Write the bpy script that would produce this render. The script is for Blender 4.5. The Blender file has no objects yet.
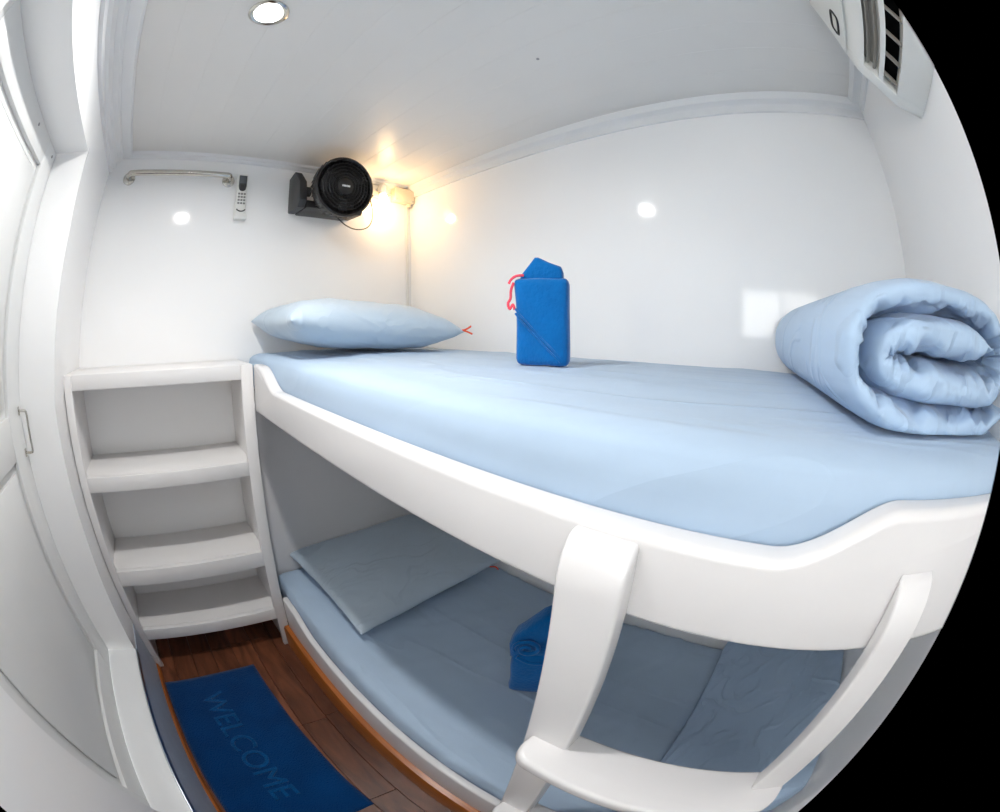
import bpy, bmesh, math, random
from mathutils import Vector, Matrix, noise

sc = bpy.context.scene
COL = sc.collection
random.seed(7)

# ------------------------------------------------------------------ camera (fisheye lens, image circle larger than the frame)
CAM = Vector((1.3613, 0.3144, 1.2055))
YAW, PITCH, ROLL = 0.6333, -0.0715, -0.0078
F_PX, K3, K4 = 386.2318, -0.0474, 0.1
U0, V0, R_EDGE = 402.87, 354.48, 605.0
cd = bpy.data.cameras.new('camera')
cam = bpy.data.objects.new('camera', cd)
COL.objects.link(cam)
sc.camera = cam
fw = Vector((-math.cos(YAW) * math.cos(PITCH), math.sin(YAW) * math.cos(PITCH), math.sin(PITCH)))
rt = fw.cross(Vector((0, 0, 1))).normalized()
up = rt.cross(fw)
rt2 = math.cos(ROLL) * rt + math.sin(ROLL) * up
up2 = -math.sin(ROLL) * rt + math.cos(ROLL) * up
cam.matrix_world = Matrix(((rt2.x, up2.x, -fw.x, CAM.x), (rt2.y, up2.y, -fw.y, CAM.y),
                           (rt2.z, up2.z, -fw.z, CAM.z), (0, 0, 0, 1)))
cd.type = 'PANO'
cd.panorama_type = 'FISHEYE_LENS_POLYNOMIAL'
cd.sensor_width = 36.0
S_ = 420 * 0.036
g_ = 420 / F_PX
cd.fisheye_polynomial_k0 = 0.0
cd.fisheye_polynomial_k1 = -g_ / S_
cd.fisheye_polynomial_k2 = 0.0
cd.fisheye_polynomial_k3 = -g_ * K3 / S_ ** 3
cd.fisheye_polynomial_k4 = -g_ * K4 / S_ ** 4
re_ = R_EDGE / 420
cd.fisheye_fov = 2 * g_ * (re_ + K3 * re_ ** 3 + K4 * re_ ** 4)
cd.shift_x = (500 - U0) / 1000
cd.shift_y = (V0 - 406) / 812
cd.clip_start = 0.005

# ------------------------------------------------------------------ world, light, exposure
w = bpy.data.worlds.new('daylight')
sc.world = w
w.use_nodes = True
bg = w.node_tree.nodes['Background']
bg.inputs[0].default_value = (1.0, 0.985, 0.965, 1)
bg.inputs[1].default_value = 9.0
WIN = (1.25, 1.86, 1.17, 1.46)           # window in the door wall, behind the camera
pl = bpy.data.lights.new('window_portal', 'AREA')
pl.shape = 'RECTANGLE'; pl.size = WIN[1] - WIN[0]; pl.size_y = WIN[3] - WIN[2]
pl.cycles.is_portal = True
po = bpy.data.objects.new('window_portal', pl)
COL.objects.link(po)
po.location = ((WIN[0] + WIN[1]) / 2, -0.11, (WIN[2] + WIN[3]) / 2)
po.rotation_euler = (math.radians(90), 0, math.radians(180))
sc.view_settings.view_transform = 'Standard'
sc.view_settings.look = 'None'
sc.view_settings.gamma = 1.0
sc.view_settings.use_curve_mapping = False
sc.view_settings.exposure = 0.07
sc.cycles.use_denoising = True
sc.cycles.max_bounces = 12
sc.cycles.diffuse_bounces = 8
sc.cycles.sample_clamp_indirect = 8.0

# ------------------------------------------------------------------ materials
def lin(c):
    return tuple(((x / 255) / 12.92 if x / 255 <= 0.04045 else ((x / 255 + 0.055) / 1.055) ** 2.4) for x in c) + (1,)

def mat(name, rgb, rough=0.5, spec=0.5, metal=0.0, noise_amt=0.0, noise_scale=8.0, bump=0.0, bump_scale=60.0,
        sheen=0.0, coat=0.0, emit=None, emit_strength=0.0, trans=0.0, stretch=(1, 1, 1)):
    m = bpy.data.materials.new(name)
    m.use_nodes = True
    nt = m.node_tree
    b = nt.nodes['Principled BSDF']
    c = lin(rgb)
    b.inputs['Base Color'].default_value = c
    b.inputs['Roughness'].default_value = rough
    b.inputs['Specular IOR Level'].default_value = spec
    b.inputs['Metallic'].default_value = metal
    b.inputs['Sheen Weight'].default_value = sheen
    b.inputs['Coat Weight'].default_value = coat
    b.inputs['Coat Roughness'].default_value = 0.06
    b.inputs['Transmission Weight'].default_value = trans
    if emit:
        b.inputs['Emission Color'].default_value = lin(emit)
        b.inputs['Emission Strength'].default_value = emit_strength
    tc = nt.nodes.new('ShaderNodeTexCoord')
    mp = nt.nodes.new('ShaderNodeMapping')
    mp.inputs['Scale'].default_value = stretch
    nt.links.new(tc.outputs['Object'], mp.inputs['Vector'])
    if noise_amt:
        n = nt.nodes.new('ShaderNodeTexNoise')
        n.inputs['Scale'].default_value = noise_scale
        n.inputs['Detail'].default_value = 5
        nt.links.new(mp.outputs[0], n.inputs['Vector'])
        r = nt.nodes.new('ShaderNodeValToRGB')
        r.color_ramp.elements[0].position = 0.3
        r.color_ramp.elements[1].position = 0.7
        r.color_ramp.elements[0].color = tuple(x * (1 - noise_amt) for x in c[:3]) + (1,)
        r.color_ramp.elements[1].color = tuple(min(1, x * (1 + noise_amt)) for x in c[:3]) + (1,)
        nt.links.new(n.outputs['Fac'], r.inputs['Fac'])
        nt.links.new(r.outputs['Color'], b.inputs['Base Color'])
    if bump:
        n2 = nt.nodes.new('ShaderNodeTexNoise')
        n2.inputs['Scale'].default_value = bump_scale
        n2.inputs['Detail'].default_value = 3
        nt.links.new(mp.outputs[0], n2.inputs['Vector'])
        bp = nt.nodes.new('ShaderNodeBump')
        bp.inputs['Strength'].default_value = bump
        bp.inputs['Distance'].default_value = 0.01
        nt.links.new(n2.outputs['Fac'], bp.inputs['Height'])
        nt.links.new(bp.outputs['Normal'], b.inputs['Normal'])
    return m

M = {}
M['wall'] = mat('gloss_white_wall_paint', (246, 246, 246), 0.08, 0.5, bump=0.02, bump_scale=5, noise_amt=0.01, noise_scale=3)
M['ceil'] = mat('satin_white_ceiling_paint', (224, 222, 219), 0.35, 0.4, noise_amt=0.012, noise_scale=4)
M['trim'] = mat('white_trim_paint', (230, 231, 232), 0.3, 0.5, noise_amt=0.01, noise_scale=10)
M['joinery'] = mat('white_enamel_joinery', (224, 222, 222), 0.22, 0.5, bump=0.04, bump_scale=14, noise_amt=0.012, noise_scale=6)
M['shelf'] = mat('white_satin_shelf', (232, 230, 229), 0.35, 0.4, bump=0.05, bump_scale=25, noise_amt=0.015, noise_scale=8)
M['door'] = mat('white_door_paint', (226, 227, 226), 0.28, 0.5, noise_amt=0.012, noise_scale=6)
M['riser'] = mat('shade_tinted_riser_paint', (176, 186, 200), 0.4, 0.4, noise_amt=0.04, noise_scale=20)  # white riser: its shade and the mat's blue reflection put into the colour
M['sheet'] = mat('light_blue_cotton_sheet', (171, 191, 212), 0.8, 0.2, sheen=0.15, bump=0.12, bump_scale=9, noise_amt=0.03, noise_scale=5, stretch=(1, 2.5, 1))
M['duvet'] = mat('light_blue_cotton_duvet', (174, 197, 222), 0.75, 0.2, sheen=0.2, bump=0.12, bump_scale=14, noise_amt=0.03, noise_scale=6)
M['pillow'] = mat('light_blue_pillowcase', (186, 202, 216), 0.75, 0.2, sheen=0.2, bump=0.12, bump_scale=12, noise_amt=0.03, noise_scale=6)
def crease(m, scale, strength, stretch):
    nt = m.node_tree; b = nt.nodes['Principled BSDF']
    tc = nt.nodes.new('ShaderNodeTexCoord'); mp = nt.nodes.new('ShaderNodeMapping'); mp.inputs['Scale'].default_value = stretch
    mp.inputs['Rotation'].default_value = (0, 0, 0.18)
    n = nt.nodes.new('ShaderNodeTexNoise'); n.inputs['Scale'].default_value = scale; n.inputs['Detail'].default_value = 2.5; n.inputs['Distortion'].default_value = 0.8
    a = nt.nodes.new('ShaderNodeMath'); a.operation = 'SUBTRACT'; a.inputs[1].default_value = 0.5
    ab = nt.nodes.new('ShaderNodeMath'); ab.operation = 'ABSOLUTE'
    r = nt.nodes.new('ShaderNodeMapRange'); r.inputs['From Min'].default_value = 0.0; r.inputs['From Max'].default_value = 0.07
    bp = nt.nodes.new('ShaderNodeBump'); bp.inputs['Strength'].default_value = strength; bp.inputs['Distance'].default_value = 0.006
    bp.invert = True
    nt.links.new(tc.outputs['Object'], mp.inputs[0]); nt.links.new(mp.outputs[0], n.inputs['Vector'])
    nt.links.new(n.outputs['Fac'], a.inputs[0]); nt.links.new(a.outputs[0], ab.inputs[0]); nt.links.new(ab.outputs[0], r.inputs['Value'])
    nt.links.new(r.outputs[0], bp.inputs['Height'])
    old = b.inputs['Normal'].links[0].from_socket if b.inputs['Normal'].links else None
    if old: nt.links.new(old, bp.inputs['Normal'])
    nt.links.new(bp.outputs['Normal'], b.inputs['Normal'])
crease(M['sheet'], 2.6, 0.38, (0.3, 2.4, 1.0))
crease(M['duvet'], 7.0, 0.6, (1.0, 1.0, 1.0))
crease(M['pillow'], 5.0, 0.35, (1.4, 0.9, 1.0))
M['bag'] = mat('royal_blue_fleece', (0, 100, 170), 0.9, 0.1, sheen=0.3, bump=0.25, bump_scale=120, noise_amt=0.06, noise_scale=30)
M['mat'] = mat('deep_blue_towelling', (0, 57, 110), 0.95, 0.05, sheen=0.15, bump=0.6, bump_scale=220, noise_amt=0.12, noise_scale=9)
M['mattext'] = mat('blue_towelling_relief', (3, 76, 132), 0.95, 0.05, sheen=0.2, bump=0.6, bump_scale=220, noise_amt=0.18, noise_scale=40)
M['cord'] = mat('pink_red_cord', (235, 75, 95), 0.7)
M['tie'] = mat('orange_red_tie', (240, 95, 60), 0.7)
M['steel'] = mat('polished_steel', (200, 196, 188), 0.16, 0.5, 1.0, noise_amt=0.03, noise_scale=30)
M['alu'] = mat('aluminium_strip', (190, 196, 204), 0.3, 0.5, 1.0, noise_amt=0.03, noise_scale=30)
M['black'] = mat('black_plastic', (22, 20, 20), 0.35, 0.5, noise_amt=0.1, noise_scale=20)
M['darkgrey'] = mat('dark_grey_plastic', (52, 52, 54), 0.4, 0.5, noise_amt=0.06, noise_scale=20)
M['void'] = mat('matt_black_recess', (8, 8, 9), 0.9, 0.1, noise_amt=0.1, noise_scale=20)
M['plastic'] = mat('white_plastic', (232, 232, 228), 0.35, 0.5, noise_amt=0.01, noise_scale=20)
M['cream'] = mat('cream_plastic', (226, 214, 190), 0.4, 0.5, noise_amt=0.02, noise_scale=20)
M['lcd'] = mat('grey_display', (96, 100, 104), 0.2, 0.5, noise_amt=0.03, noise_scale=30)
M['btn'] = mat('grey_buttons', (130, 130, 130), 0.5, noise_amt=0.03, noise_scale=30)
M['acgrey'] = mat('beige_grey_vane', (150, 146, 138), 0.45, noise_amt=0.03, noise_scale=30)
M['woodtrim'] = mat('varnished_orange_wood', (168, 98, 44), 0.3, 0.5, noise_amt=0.22, noise_scale=12, stretch=(1, 12, 12))
M['lampglow'] = mat('downlight_diffuser', (255, 255, 255), 0.4, emit=(246, 250, 255), emit_strength=30.0, noise_amt=0.005)
M['bulbglow'] = mat('glowing_bulb', (255, 240, 210), 0.4, emit=(255, 205, 130), emit_strength=14.0, noise_amt=0.005)
M['greyplate'] = mat('grey_panel', (150, 150, 152), 0.4, noise_amt=0.03, noise_scale=20)

def floor_mat(name, rgb):
    m = mat(name, rgb, 0.33, 0.4, bump=0.15, bump_scale=40, stretch=(1, 9, 9))
    nt = m.node_tree
    b = nt.nodes['Principled BSDF']
    tc = nt.nodes.new('ShaderNodeTexCoord')
    oi = nt.nodes.new('ShaderNodeObjectInfo')
    mp = nt.nodes.new('ShaderNodeMapping')
    mp.inputs['Scale'].default_value = (2.2, 9, 9)
    mul = nt.nodes.new('ShaderNodeVectorMath'); mul.operation = 'SCALE'; mul.inputs['Scale'].default_value = 1.0
    comb = nt.nodes.new('ShaderNodeCombineXYZ')
    ml = nt.nodes.new('ShaderNodeMath'); ml.operation = 'MULTIPLY'; ml.inputs[1].default_value = 37.0
    nt.links.new(oi.outputs['Random'], ml.inputs[0])
    nt.links.new(ml.outputs[0], comb.inputs['X']); nt.links.new(ml.outputs[0], comb.inputs['Y'])
    nt.links.new(comb.outputs[0], mp.inputs['Location'])
    nt.links.new(tc.outputs['Object'], mp.inputs['Vector'])
    n = nt.nodes.new('ShaderNodeTexNoise'); n.inputs['Scale'].default_value = 2.2; n.inputs['Detail'].default_value = 7
    n.inputs['Distortion'].default_value = 1.2
    nt.links.new(mp.outputs[0], n.inputs['Vector'])
    r = nt.nodes.new('ShaderNodeValToRGB')
    c = lin(rgb)
    r.color_ramp.elements[0].position = 0.28; r.color_ramp.elements[1].position = 0.72
    r.color_ramp.elements[0].color = tuple(x * 0.5 for x in c[:3]) + (1,)
    r.color_ramp.elements[1].color = tuple(x * 1.55 for x in c[:3]) + (1,)
    nt.links.new(n.outputs['Fac'], r.inputs['Fac'])
    mix = nt.nodes.new('ShaderNodeMix'); mix.data_type = 'RGBA'; mix.blend_type = 'MULTIPLY'
    mix.inputs['Factor'].default_value = 1.0
    mr = nt.nodes.new('ShaderNodeMapRange')
    mr.inputs['To Min'].default_value = 0.75; mr.inputs['To Max'].default_value = 1.25
    nt.links.new(oi.outputs['Random'], mr.inputs['Value'])
    nt.links.new(r.outputs['Color'], mix.inputs[6])
    nt.links.new(mr.outputs[0], mix.inputs[7])
    nt.links.new(mix.outputs[2], b.inputs['Base Color'])
    return m
M['floor'] = floor_mat('brown_wood_planks', (104, 62, 42))

# ------------------------------------------------------------------ mesh helpers
def link(name, me, material, parent=None, smooth=False):
    o = bpy.data.objects.new(name, me)
    COL.objects.link(o)
    if material:
        me.materials.clear(); me.materials.append(M[material])
    if smooth:
        for p in me.polygons: p.use_smooth = True
    if parent is not None:
        o.parent = parent
        l = parent.location if parent.type == 'EMPTY' else Vector((0, 0, 0))   # mesh parents already sit at the origin
        o.location = (0, 0, 0)
        o.matrix_parent_inverse = Matrix.Translation(-l)
    return o

def from_bm(name, bm, material, parent=None, smooth=False, angle=None):
    bmesh.ops.recalc_face_normals(bm, faces=bm.faces[:])
    me = bpy.data.meshes.new(name)
    bm.to_mesh(me); bm.free()
    o = link(name, me, material, parent, smooth)
    if angle is not None:
        for p in me.polygons: p.use_smooth = True
        me.set_sharp_from_angle(angle=math.radians(angle))
    return o

def add_box(bm, x0, x1, y0, y1, z0, z1, bevel=0.0, seg=2):
    t = bmesh.new()
    vs = [t.verts.new(c) for c in ((x0, y0, z0), (x1, y0, z0), (x1, y1, z0), (x0, y1, z0), (x0, y0, z1), (x1, y0, z1), (x1, y1, z1), (x0, y1, z1))]
    for f in ((0, 3, 2, 1), (4, 5, 6, 7), (0, 1, 5, 4), (1, 2, 6, 5), (2, 3, 7, 6), (3, 0, 4, 7)):
        t.faces.new([vs[i] for i in f])
    if bevel:
        bmesh.ops.bevel(t, geom=t.edges[:], offset=bevel, segments=seg, profile=0.5, affect='EDGES')
    me = bpy.data.meshes.new('tmp'); t.to_mesh(me); t.free()
    bm.from_mesh(me); bpy.data.meshes.remove(me)

def box(name, x0, x1, y0, y1, z0, z1, material, parent=None, bevel=0.002, seg=2):
    bm = bmesh.new()
    add_box(bm, x0, x1, y0, y1, z0, z1, bevel, seg)
    return from_bm(name, bm, material, parent, angle=35)

def prism_bm(pts, axis, a0, a1, bevel=0.0, seg=2, bevel_all=True):
    """extrude a 2D outline along an axis; pts are (y,z) for x, (x,z) for y, (x,y) for z"""
    bm = bmesh.new()
    def P(p, a):
        return {'x': (a, p[0], p[1]), 'y': (p[0], a, p[1]), 'z': (p[0], p[1], a)}[axis]
    A = [bm.verts.new(P(p, a0)) for p in pts]
    B = [bm.verts.new(P(p, a1)) for p in pts]
    n = len(pts)
    bm.faces.new(A[::-1]); bm.faces.new(B)
    for i in range(n):
        bm.faces.new((A[i], A[(i + 1) % n], B[(i + 1) % n], B[i]))
    if bevel:
        bmesh.ops.recalc_face_normals(bm, faces=bm.faces[:])
        sa, sb = set(A), set(B)
        ed = [e for e in bm.edges if (e.verts[0] in sa and e.verts[1] in sa) or (e.verts[0] in sb and e.verts[1] in sb)]
        bmesh.ops.bevel(bm, geom=ed, offset=bevel, segments=seg, profile=0.5, affect='EDGES')
    return bm

def prism(name, pts, axis, a0, a1, material, parent=None, bevel=0.0, seg=2, angle=35):
    return from_bm(name, prism_bm(pts, axis, a0, a1, bevel, seg), material, parent, angle=angle)

def smooth_path(pts, n=8):
    pts = [Vector(p) for p in pts]
    out = []
    for i in range(len(pts) - 1):
        p0 = pts[max(i - 1, 0)]; p1 = pts[i]; p2 = pts[i + 1]; p3 = pts[min(i + 2, len(pts) - 1)]
        for k in range(n):
            t = k / n
            out.append(0.5 * ((2 * p1) + (p2 - p0) * t + (2 * p0 - 5 * p1 + 4 * p2 - p3) * t * t + (3 * p1 - p0 - 3 * p2 + p3) * t ** 3))
    out.append(pts[-1])
    return out

def add_tube(bm, pts, r, n=10, closed=False):
    pts = [Vector(p) for p in pts]
    rings = []
    m = len(pts)
    d0 = (pts[1] - pts[0]).normalized()
    u = d0.orthogonal().normalized()
    for i, p in enumerate(pts):
        if closed:
            d = (pts[(i + 1) % m] - pts[(i - 1) % m]).normalized()
        else:
            d = (pts[min(i + 1, m - 1)] - pts[max(i - 1, 0)]).normalized()
        u = (u - d * u.dot(d)).normalized()
        v = d.cross(u)
        rr = r[i] if isinstance(r, (list, tuple)) else r
        rings.append([bm.verts.new(p + (u * math.cos(2 * math.pi * k / n) + v * math.sin(2 * math.pi * k / n)) * rr) for k in range(n)])
    for i in range(m if closed else m - 1):
        a, b = rings[i], rings[(i + 1) % m]
        for k in range(n):
            bm.faces.new((a[k], a[(k + 1) % n], b[(k + 1) % n], b[k]))
    if not closed:
        bm.faces.new(rings[0][::-1]); bm.faces.new(rings[-1])

def tube(name, pts, r, material, parent=None, n=10, closed=False):
    bm = bmesh.new()
    add_tube(bm, pts, r, n, closed)
    return from_bm(name, bm, material, parent, angle=50)

def frame_from_axis(axis):
    a = Vector(axis).normalized()
    u = a.cross(Vector((0, 0, 1)))
    u = u.normalized() if u.length > 1e-4 else Vector((1, 0, 0))
    return a, u, u.cross(a)

def add_lathe(bm, prof, origin, axis, n=32, close=False):
    a, u, v = frame_from_axis(axis)
    o = Vector(origin)
    rings = []
    for (r, h) in prof:
        if r < 1e-6:
            rings.append([bm.verts.new(o + a * h)])
        else:
            rings.append([bm.verts.new(o + a * h + (u * math.cos(2 * math.pi * k / n) + v * math.sin(2 * math.pi * k / n)) * r) for k in range(n)])
    pr = list(zip(rings, rings[1:])) + ([(rings[-1], rings[0])] if close else [])
    for A, B in pr:
        for k in range(n):
            k2 = (k + 1) % n
            if len(A) == 1 and len(B) == 1: continue
            if len(A) == 1: bm.faces.new((A[0], B[k], B[k2]))
            elif len(B) == 1: bm.faces.new((A[k], A[k2], B[0]))
            else: bm.faces.new((A[k], A[k2], B[k2], B[k]))

def lathe(name, prof, origin, axis, material, parent=None, n=32, close=False, angle=40):
    bm = bmesh.new()
    add_lathe(bm, prof, origin, axis, n, close)
    return from_bm(name, bm, material, parent, angle=angle)

def soft_bm(x0, x1, y0, y1, z0, z1, r, nx, ny, nz):
    """box with rounded edges as a welded grid"""
    bm = bmesh.new()
    lo = Vector((x0, y0, z0)); hi = Vector((x1, y1, z1)); c = (lo + hi) / 2; h = (hi - lo) / 2
    N = (nx, ny, nz)
    def par(n, half):
        # finer near the edges
        out = []
        for i in range(n + 1):
            t = -1 + 2 * i / n
            out.append(t * half)
        if n >= 4:
            k = min(r * 0.3, half * 0.2)
            out = [-half, -half + k] + [(-half + r) + (2 * half - 2 * r) * i / (n - 4) for i in range(n - 3)] + [half - k, half]
        return out
    G = [par(N[i], h[i]) for i in range(3)]
    def rnd(p):
        q = Vector([max(-h[i] + r, min(h[i] - r, p[i])) for i in range(3)])
        d = p - q
        if d.length > 1e-9:
            d = d.normalized() * min(r, max(abs(d[i]) for i in range(3)))
        return c + q + d
    for ax in range(3):
        a, b = [i for i in range(3) if i != ax]
        for s in (-1, 1):
            vs = {}
            for i, ga in enumerate(G[a]):
                for j, gb in enumerate(G[b]):
                    p = Vector((0, 0, 0)); p[ax] = s * h[ax]; p[a] = ga; p[b] = gb
                    vs[i, j] = bm.verts.new(rnd(p))
            for i in range(len(G[a]) - 1):
                for j in range(len(G[b]) - 1):
                    bm.faces.new((vs[i, j], vs[i + 1, j], vs[i + 1, j + 1], vs[i, j + 1]))
    bmesh.ops.remove_doubles(bm, verts=bm.verts[:], dist=1e-5)
    bmesh.ops.recalc_face_normals(bm, faces=bm.faces[:])
    bm.normal_update()
    return bm

def wrinkle(bm, fn):
    bm.normal_update()
    off = [(v, v.normal * fn(v.co)) for v in bm.verts]
    for v, d in off: v.co += d

def tag(o, label=None, cat=None, group=None, kind=None):
    if label: o['label'] = label
    if cat: o['category'] = cat
    if group: o['group'] = group
    if kind: o['kind'] = kind
    return o

def empty(name, loc, label=None, cat=None, kind=None, group=None):
    o = bpy.data.objects.new(name, None)
    COL.objects.link(o)
    o.location = loc
    o.empty_display_size = 0.05
    return tag(o, label, cat, group, kind)

def structure(o, label=None):
    return tag(o, label, None, None, 'structure')

def sstep(t):
    t = max(0, min(1, t)); return t * t * (3 - 2 * t)

# ------------------------------------------------------------------ room dimensions
L, D, A, H = 1.95, 1.3615, 0.5935, 1.84
def lean(z):           # the door wall tips inwards above the latch rail
    return 0.1 * max(0.0, z - 1.05)

def lean_bm(bm):
    for v in bm.verts: v.co.y += lean(v.co.z)
    return bm

# ------------------------------------------------------------------ floor
fl = empty('floor', (0.97, 0.3, -0.02), kind='structure', label='dark brown wooden plank floor of the aisle')
box('subfloor', -0.1, L + 0.1, -0.2, D + 0.1, -0.06, -0.012, 'void', fl, 0)
rows = 7
pw = 0.62 / rows
for i in range(rows):
    y0 = -0.012 + i * pw
    x = -0.25 + random.random() * 0.3 - 0.25
    while x < L:
        ln = random.choice((0.38, 0.5, 0.62))
        a0, a1 = max(0.0, x), min(L, x + ln)
        if a1 - a0 > 0.03:
            box('plank', a0 + 0.0006, a1 - 0.0006, y0 + 0.0006, y0 + pw - 0.0006, -0.012, random.uniform(-0.0006, 0.0), 'floor', fl, 0.0012, 1)
        x += ln

# ------------------------------------------------------------------ ceiling
ce = empty('ceiling', (0.97, 0.68, H), kind='structure', label='white tongue and groove plank ceiling')
box('deckhead', -0.1, L + 0.1, -0.2, D + 0.1, H + 0.012, H + 0.05, 'ceil', ce, 0)
pw = 0.0975
y = 0.047
while y < D - 0.005:
    y1 = min(y + pw, D)
    bm = prism_bm([(y, H + 0.012), (y, H + 0.0007), (y + 0.0011, H), (y1 - 0.0011, H), (y1, H + 0.0007), (y1, H + 0.012)], 'x', 0, L)
    from_bm('plank', bm, 'ceil', ce)
    y += pw
lathe('screw', [(0, -0.001), (0.004, -0.001), (0.004, 0.001)], (0.985, 0.985, H - 0.0005), (0, 0, 1), 'greyplate', ce, 12)

# ------------------------------------------------------------------ walls
structure(box('wall_back', -0.1, L + 0.1, D, D + 0.06, -0.02, H + 0.012, 'wall', None, 0), 'glossy white long wall behind the bunks')
structure(box('wall_head', -0.06, 0.0, -0.2, D, -0.02, H + 0.012, 'wall', None, 0), 'glossy white end wall with the fan and grab bar')
structure(box('wall_right', L, L + 0.06, -0.2, D, -0.02, H + 0.012, 'wall', None, 0), 'white end wall at the foot of the bunks')

DX0, DX1, DZ0, DZ1 = 0.40, 1.12, 0.264, 1.67
xs = [0.0, DX0, DX1, WIN[0], WIN[1], L]
zs = sorted(set([-0.02, DZ0, 0.7, 1.05, WIN[2], 1.3, WIN[3], DZ1, H + 0.012]))
bm = bmesh.new()
T = 0.17
def inside(xm, zm):
    return (DX0 < xm < DX1 and DZ0 < zm < DZ1) or (WIN[0] < xm < WIN[1] and WIN[2] < zm < WIN[3])
cell = {}
for i in range(len(xs) - 1):
    for j in range(len(zs) - 1):
        cell[i, j] = not inside((xs[i] + xs[i + 1]) / 2, (zs[j] + zs[j + 1]) / 2)
vc = {}
def V(i, j, s):
    if (i, j, s) not in vc:
        vc[i, j, s] = bm.verts.new((xs[i], 0.0 if s else -T, zs[j]))
    return vc[i, j, s]
for (i, j), ok in cell.items():
    if not ok: continue
    bm.faces.new((V(i, j, 1), V(i, j + 1, 1), V(i + 1, j + 1, 1), V(i + 1, j, 1)))
    bm.faces.new((V(i, j, 0), V(i + 1, j, 0), V(i + 1, j + 1, 0), V(i, j + 1, 0)))
    for di, dj, e in ((-1, 0, ((i, j), (i, j + 1))), (1, 0, ((i + 1, j), (i + 1, j + 1))), (0, -1, ((i, j), (i + 1, j))), (0, 1, ((i, j + 1), (i + 1, j + 1)))):
        if not cell.get((i + di, j + dj), False):
            (a, b), (c, d) = e
            bm.faces.new((V(a, b, 0), V(c, d, 0), V(c, d, 1), V(a, b, 1)))
# soften the arris round the door opening
bm.normal_update()
ed = []
for e in bm.edges:
    p, q = e.verts[0].co, e.verts[1].co
    if abs(p.y) < 1e-6 and abs(q.y) < 1e-6 and len(e.link_faces) == 2:
        if all(abs(v.x - DX0) < 1e-5 for v in (p, q)) and min(p.z, q.z) >= DZ0 - 1e-5 and max(p.z, q.z) <= DZ1 + 1e-5:
            ed.append(e)
bmesh.ops.bevel(bm, geom=ed, offset=0.014, segments=4, profile=0.5, affect='EDGES')
lean_bm(bm)
structure(from_bm('wall_left', bm, 'wall', None, angle=40), 'white wall with the recessed panel door')

# door sill, aluminium nosing, riser and wood bead
tr = structure(box('trim_1', DX0 - 0.0, DX1, -0.105, 0.004, DZ0, DZ0 + 0.012, 'trim', None, 0.003), 'white raised door sill')
box('nosing', DX0, DX1, 0.0035, 0.008, DZ0 - 0.012, DZ0 + 0.012, 'alu', tr, 0.001)
structure(box('trim_2', 0.24, L, 0.0005, 0.003, 0.0, DZ0 - 0.012, 'riser', None, 0), 'white riser below the door, its shade coloured in as blue grey')
structure(prism('trim_3', [(0.003, 0.0), (0.013, 0.0), (0.012, 0.012), (0.009, 0.022), (0.003, 0.026)], 'x', 0.24, L, 'woodtrim'), 'thin brown wood bead along the foot of the riser')

# panel door
dr = empty('door_1', (0.76, -0.11, DZ0 + 0.012), kind='structure', label='white panel door in the left wall')
def leanbox(name, x0, x1, y0, y1, z0, z1, m, parent, bevel=0.003):
    bm = bmesh.new()
    n = max(1, int((z1 - z0) / 0.12))
    add_box(bm, x0, x1, y0, y1, z0, z1, bevel)
    for k in range(1, n):
        z = z0 + (z1 - z0) * k / n
        bmesh.ops.bisect_plane(bm, geom=bm.verts[:] + bm.edges[:] + bm.faces[:], plane_co=(0, 0, z), plane_no=(0, 0, 1))
    bmesh.ops.bisect_plane(bm, geom=bm.verts[:] + bm.edges[:] + bm.faces[:], plane_co=(0, 0, 1.05), plane_no=(0, 0, 1))
    lean_bm(bm)
    return from_bm(name, bm, m, parent, angle=35)
dz0, dz1 = DZ0 + 0.014, DZ1 - 0.004
d0, d1 = DX0 + 0.004, DX1 - 0.004
leanbox('leaf', d0, d1, -0.14, -0.112, dz0, dz1, 'door', dr, 0)
PX0, PX1 = 0.50, 1.02
for (nm, x0, x1, z0, z1) in (('stile', d0, PX0, dz0, dz1), ('stile', PX1, d1, dz0, dz1), ('rail', PX0, PX1, dz0, 0.37), ('rail', PX0, PX1, 0.945, 1.045), ('rail', PX0, PX1, 1.60, dz1)):
    leanbox(nm, x0, x1, -0.112, -0.10, z0, z1, 'door', dr, 0.002)
for z0, z1 in ((0.37, 0.945), (1.045, 1.60)):
    leanbox('panel', PX0 + 0.02, PX1 - 0.02, -0.112, -0.104, z0 + 0.02, z1 - 0.02, 'door', dr, 0.006)
hd = tube('door_handle', smooth_path([(0.424, -0.10, 1.045), (0.424, -0.080, 1.045), (0.424, -0.074, 1.037), (0.424, -0.074, 0.995), (0.424, -0.074, 0.953), (0.424, -0.080, 0.945), (0.424, -0.10, 0.945)], 4), 0.0032, 'steel', dr)
for z in (1.045, 0.945):
    box('handle_plate', 0.419, 0.429, -0.1002, -0.097, z - 0.010, z + 0.010, 'steel', hd, 0.001)
for x in (0.44, 0.62):
    lathe('screw', [(0, 0.002), (0.004, 0.002), (0.004, -0.002)], (x, -0.10 + lean(1.645), 1.645), (0, 1, 0), 'greyplate', dr, 10)

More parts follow.
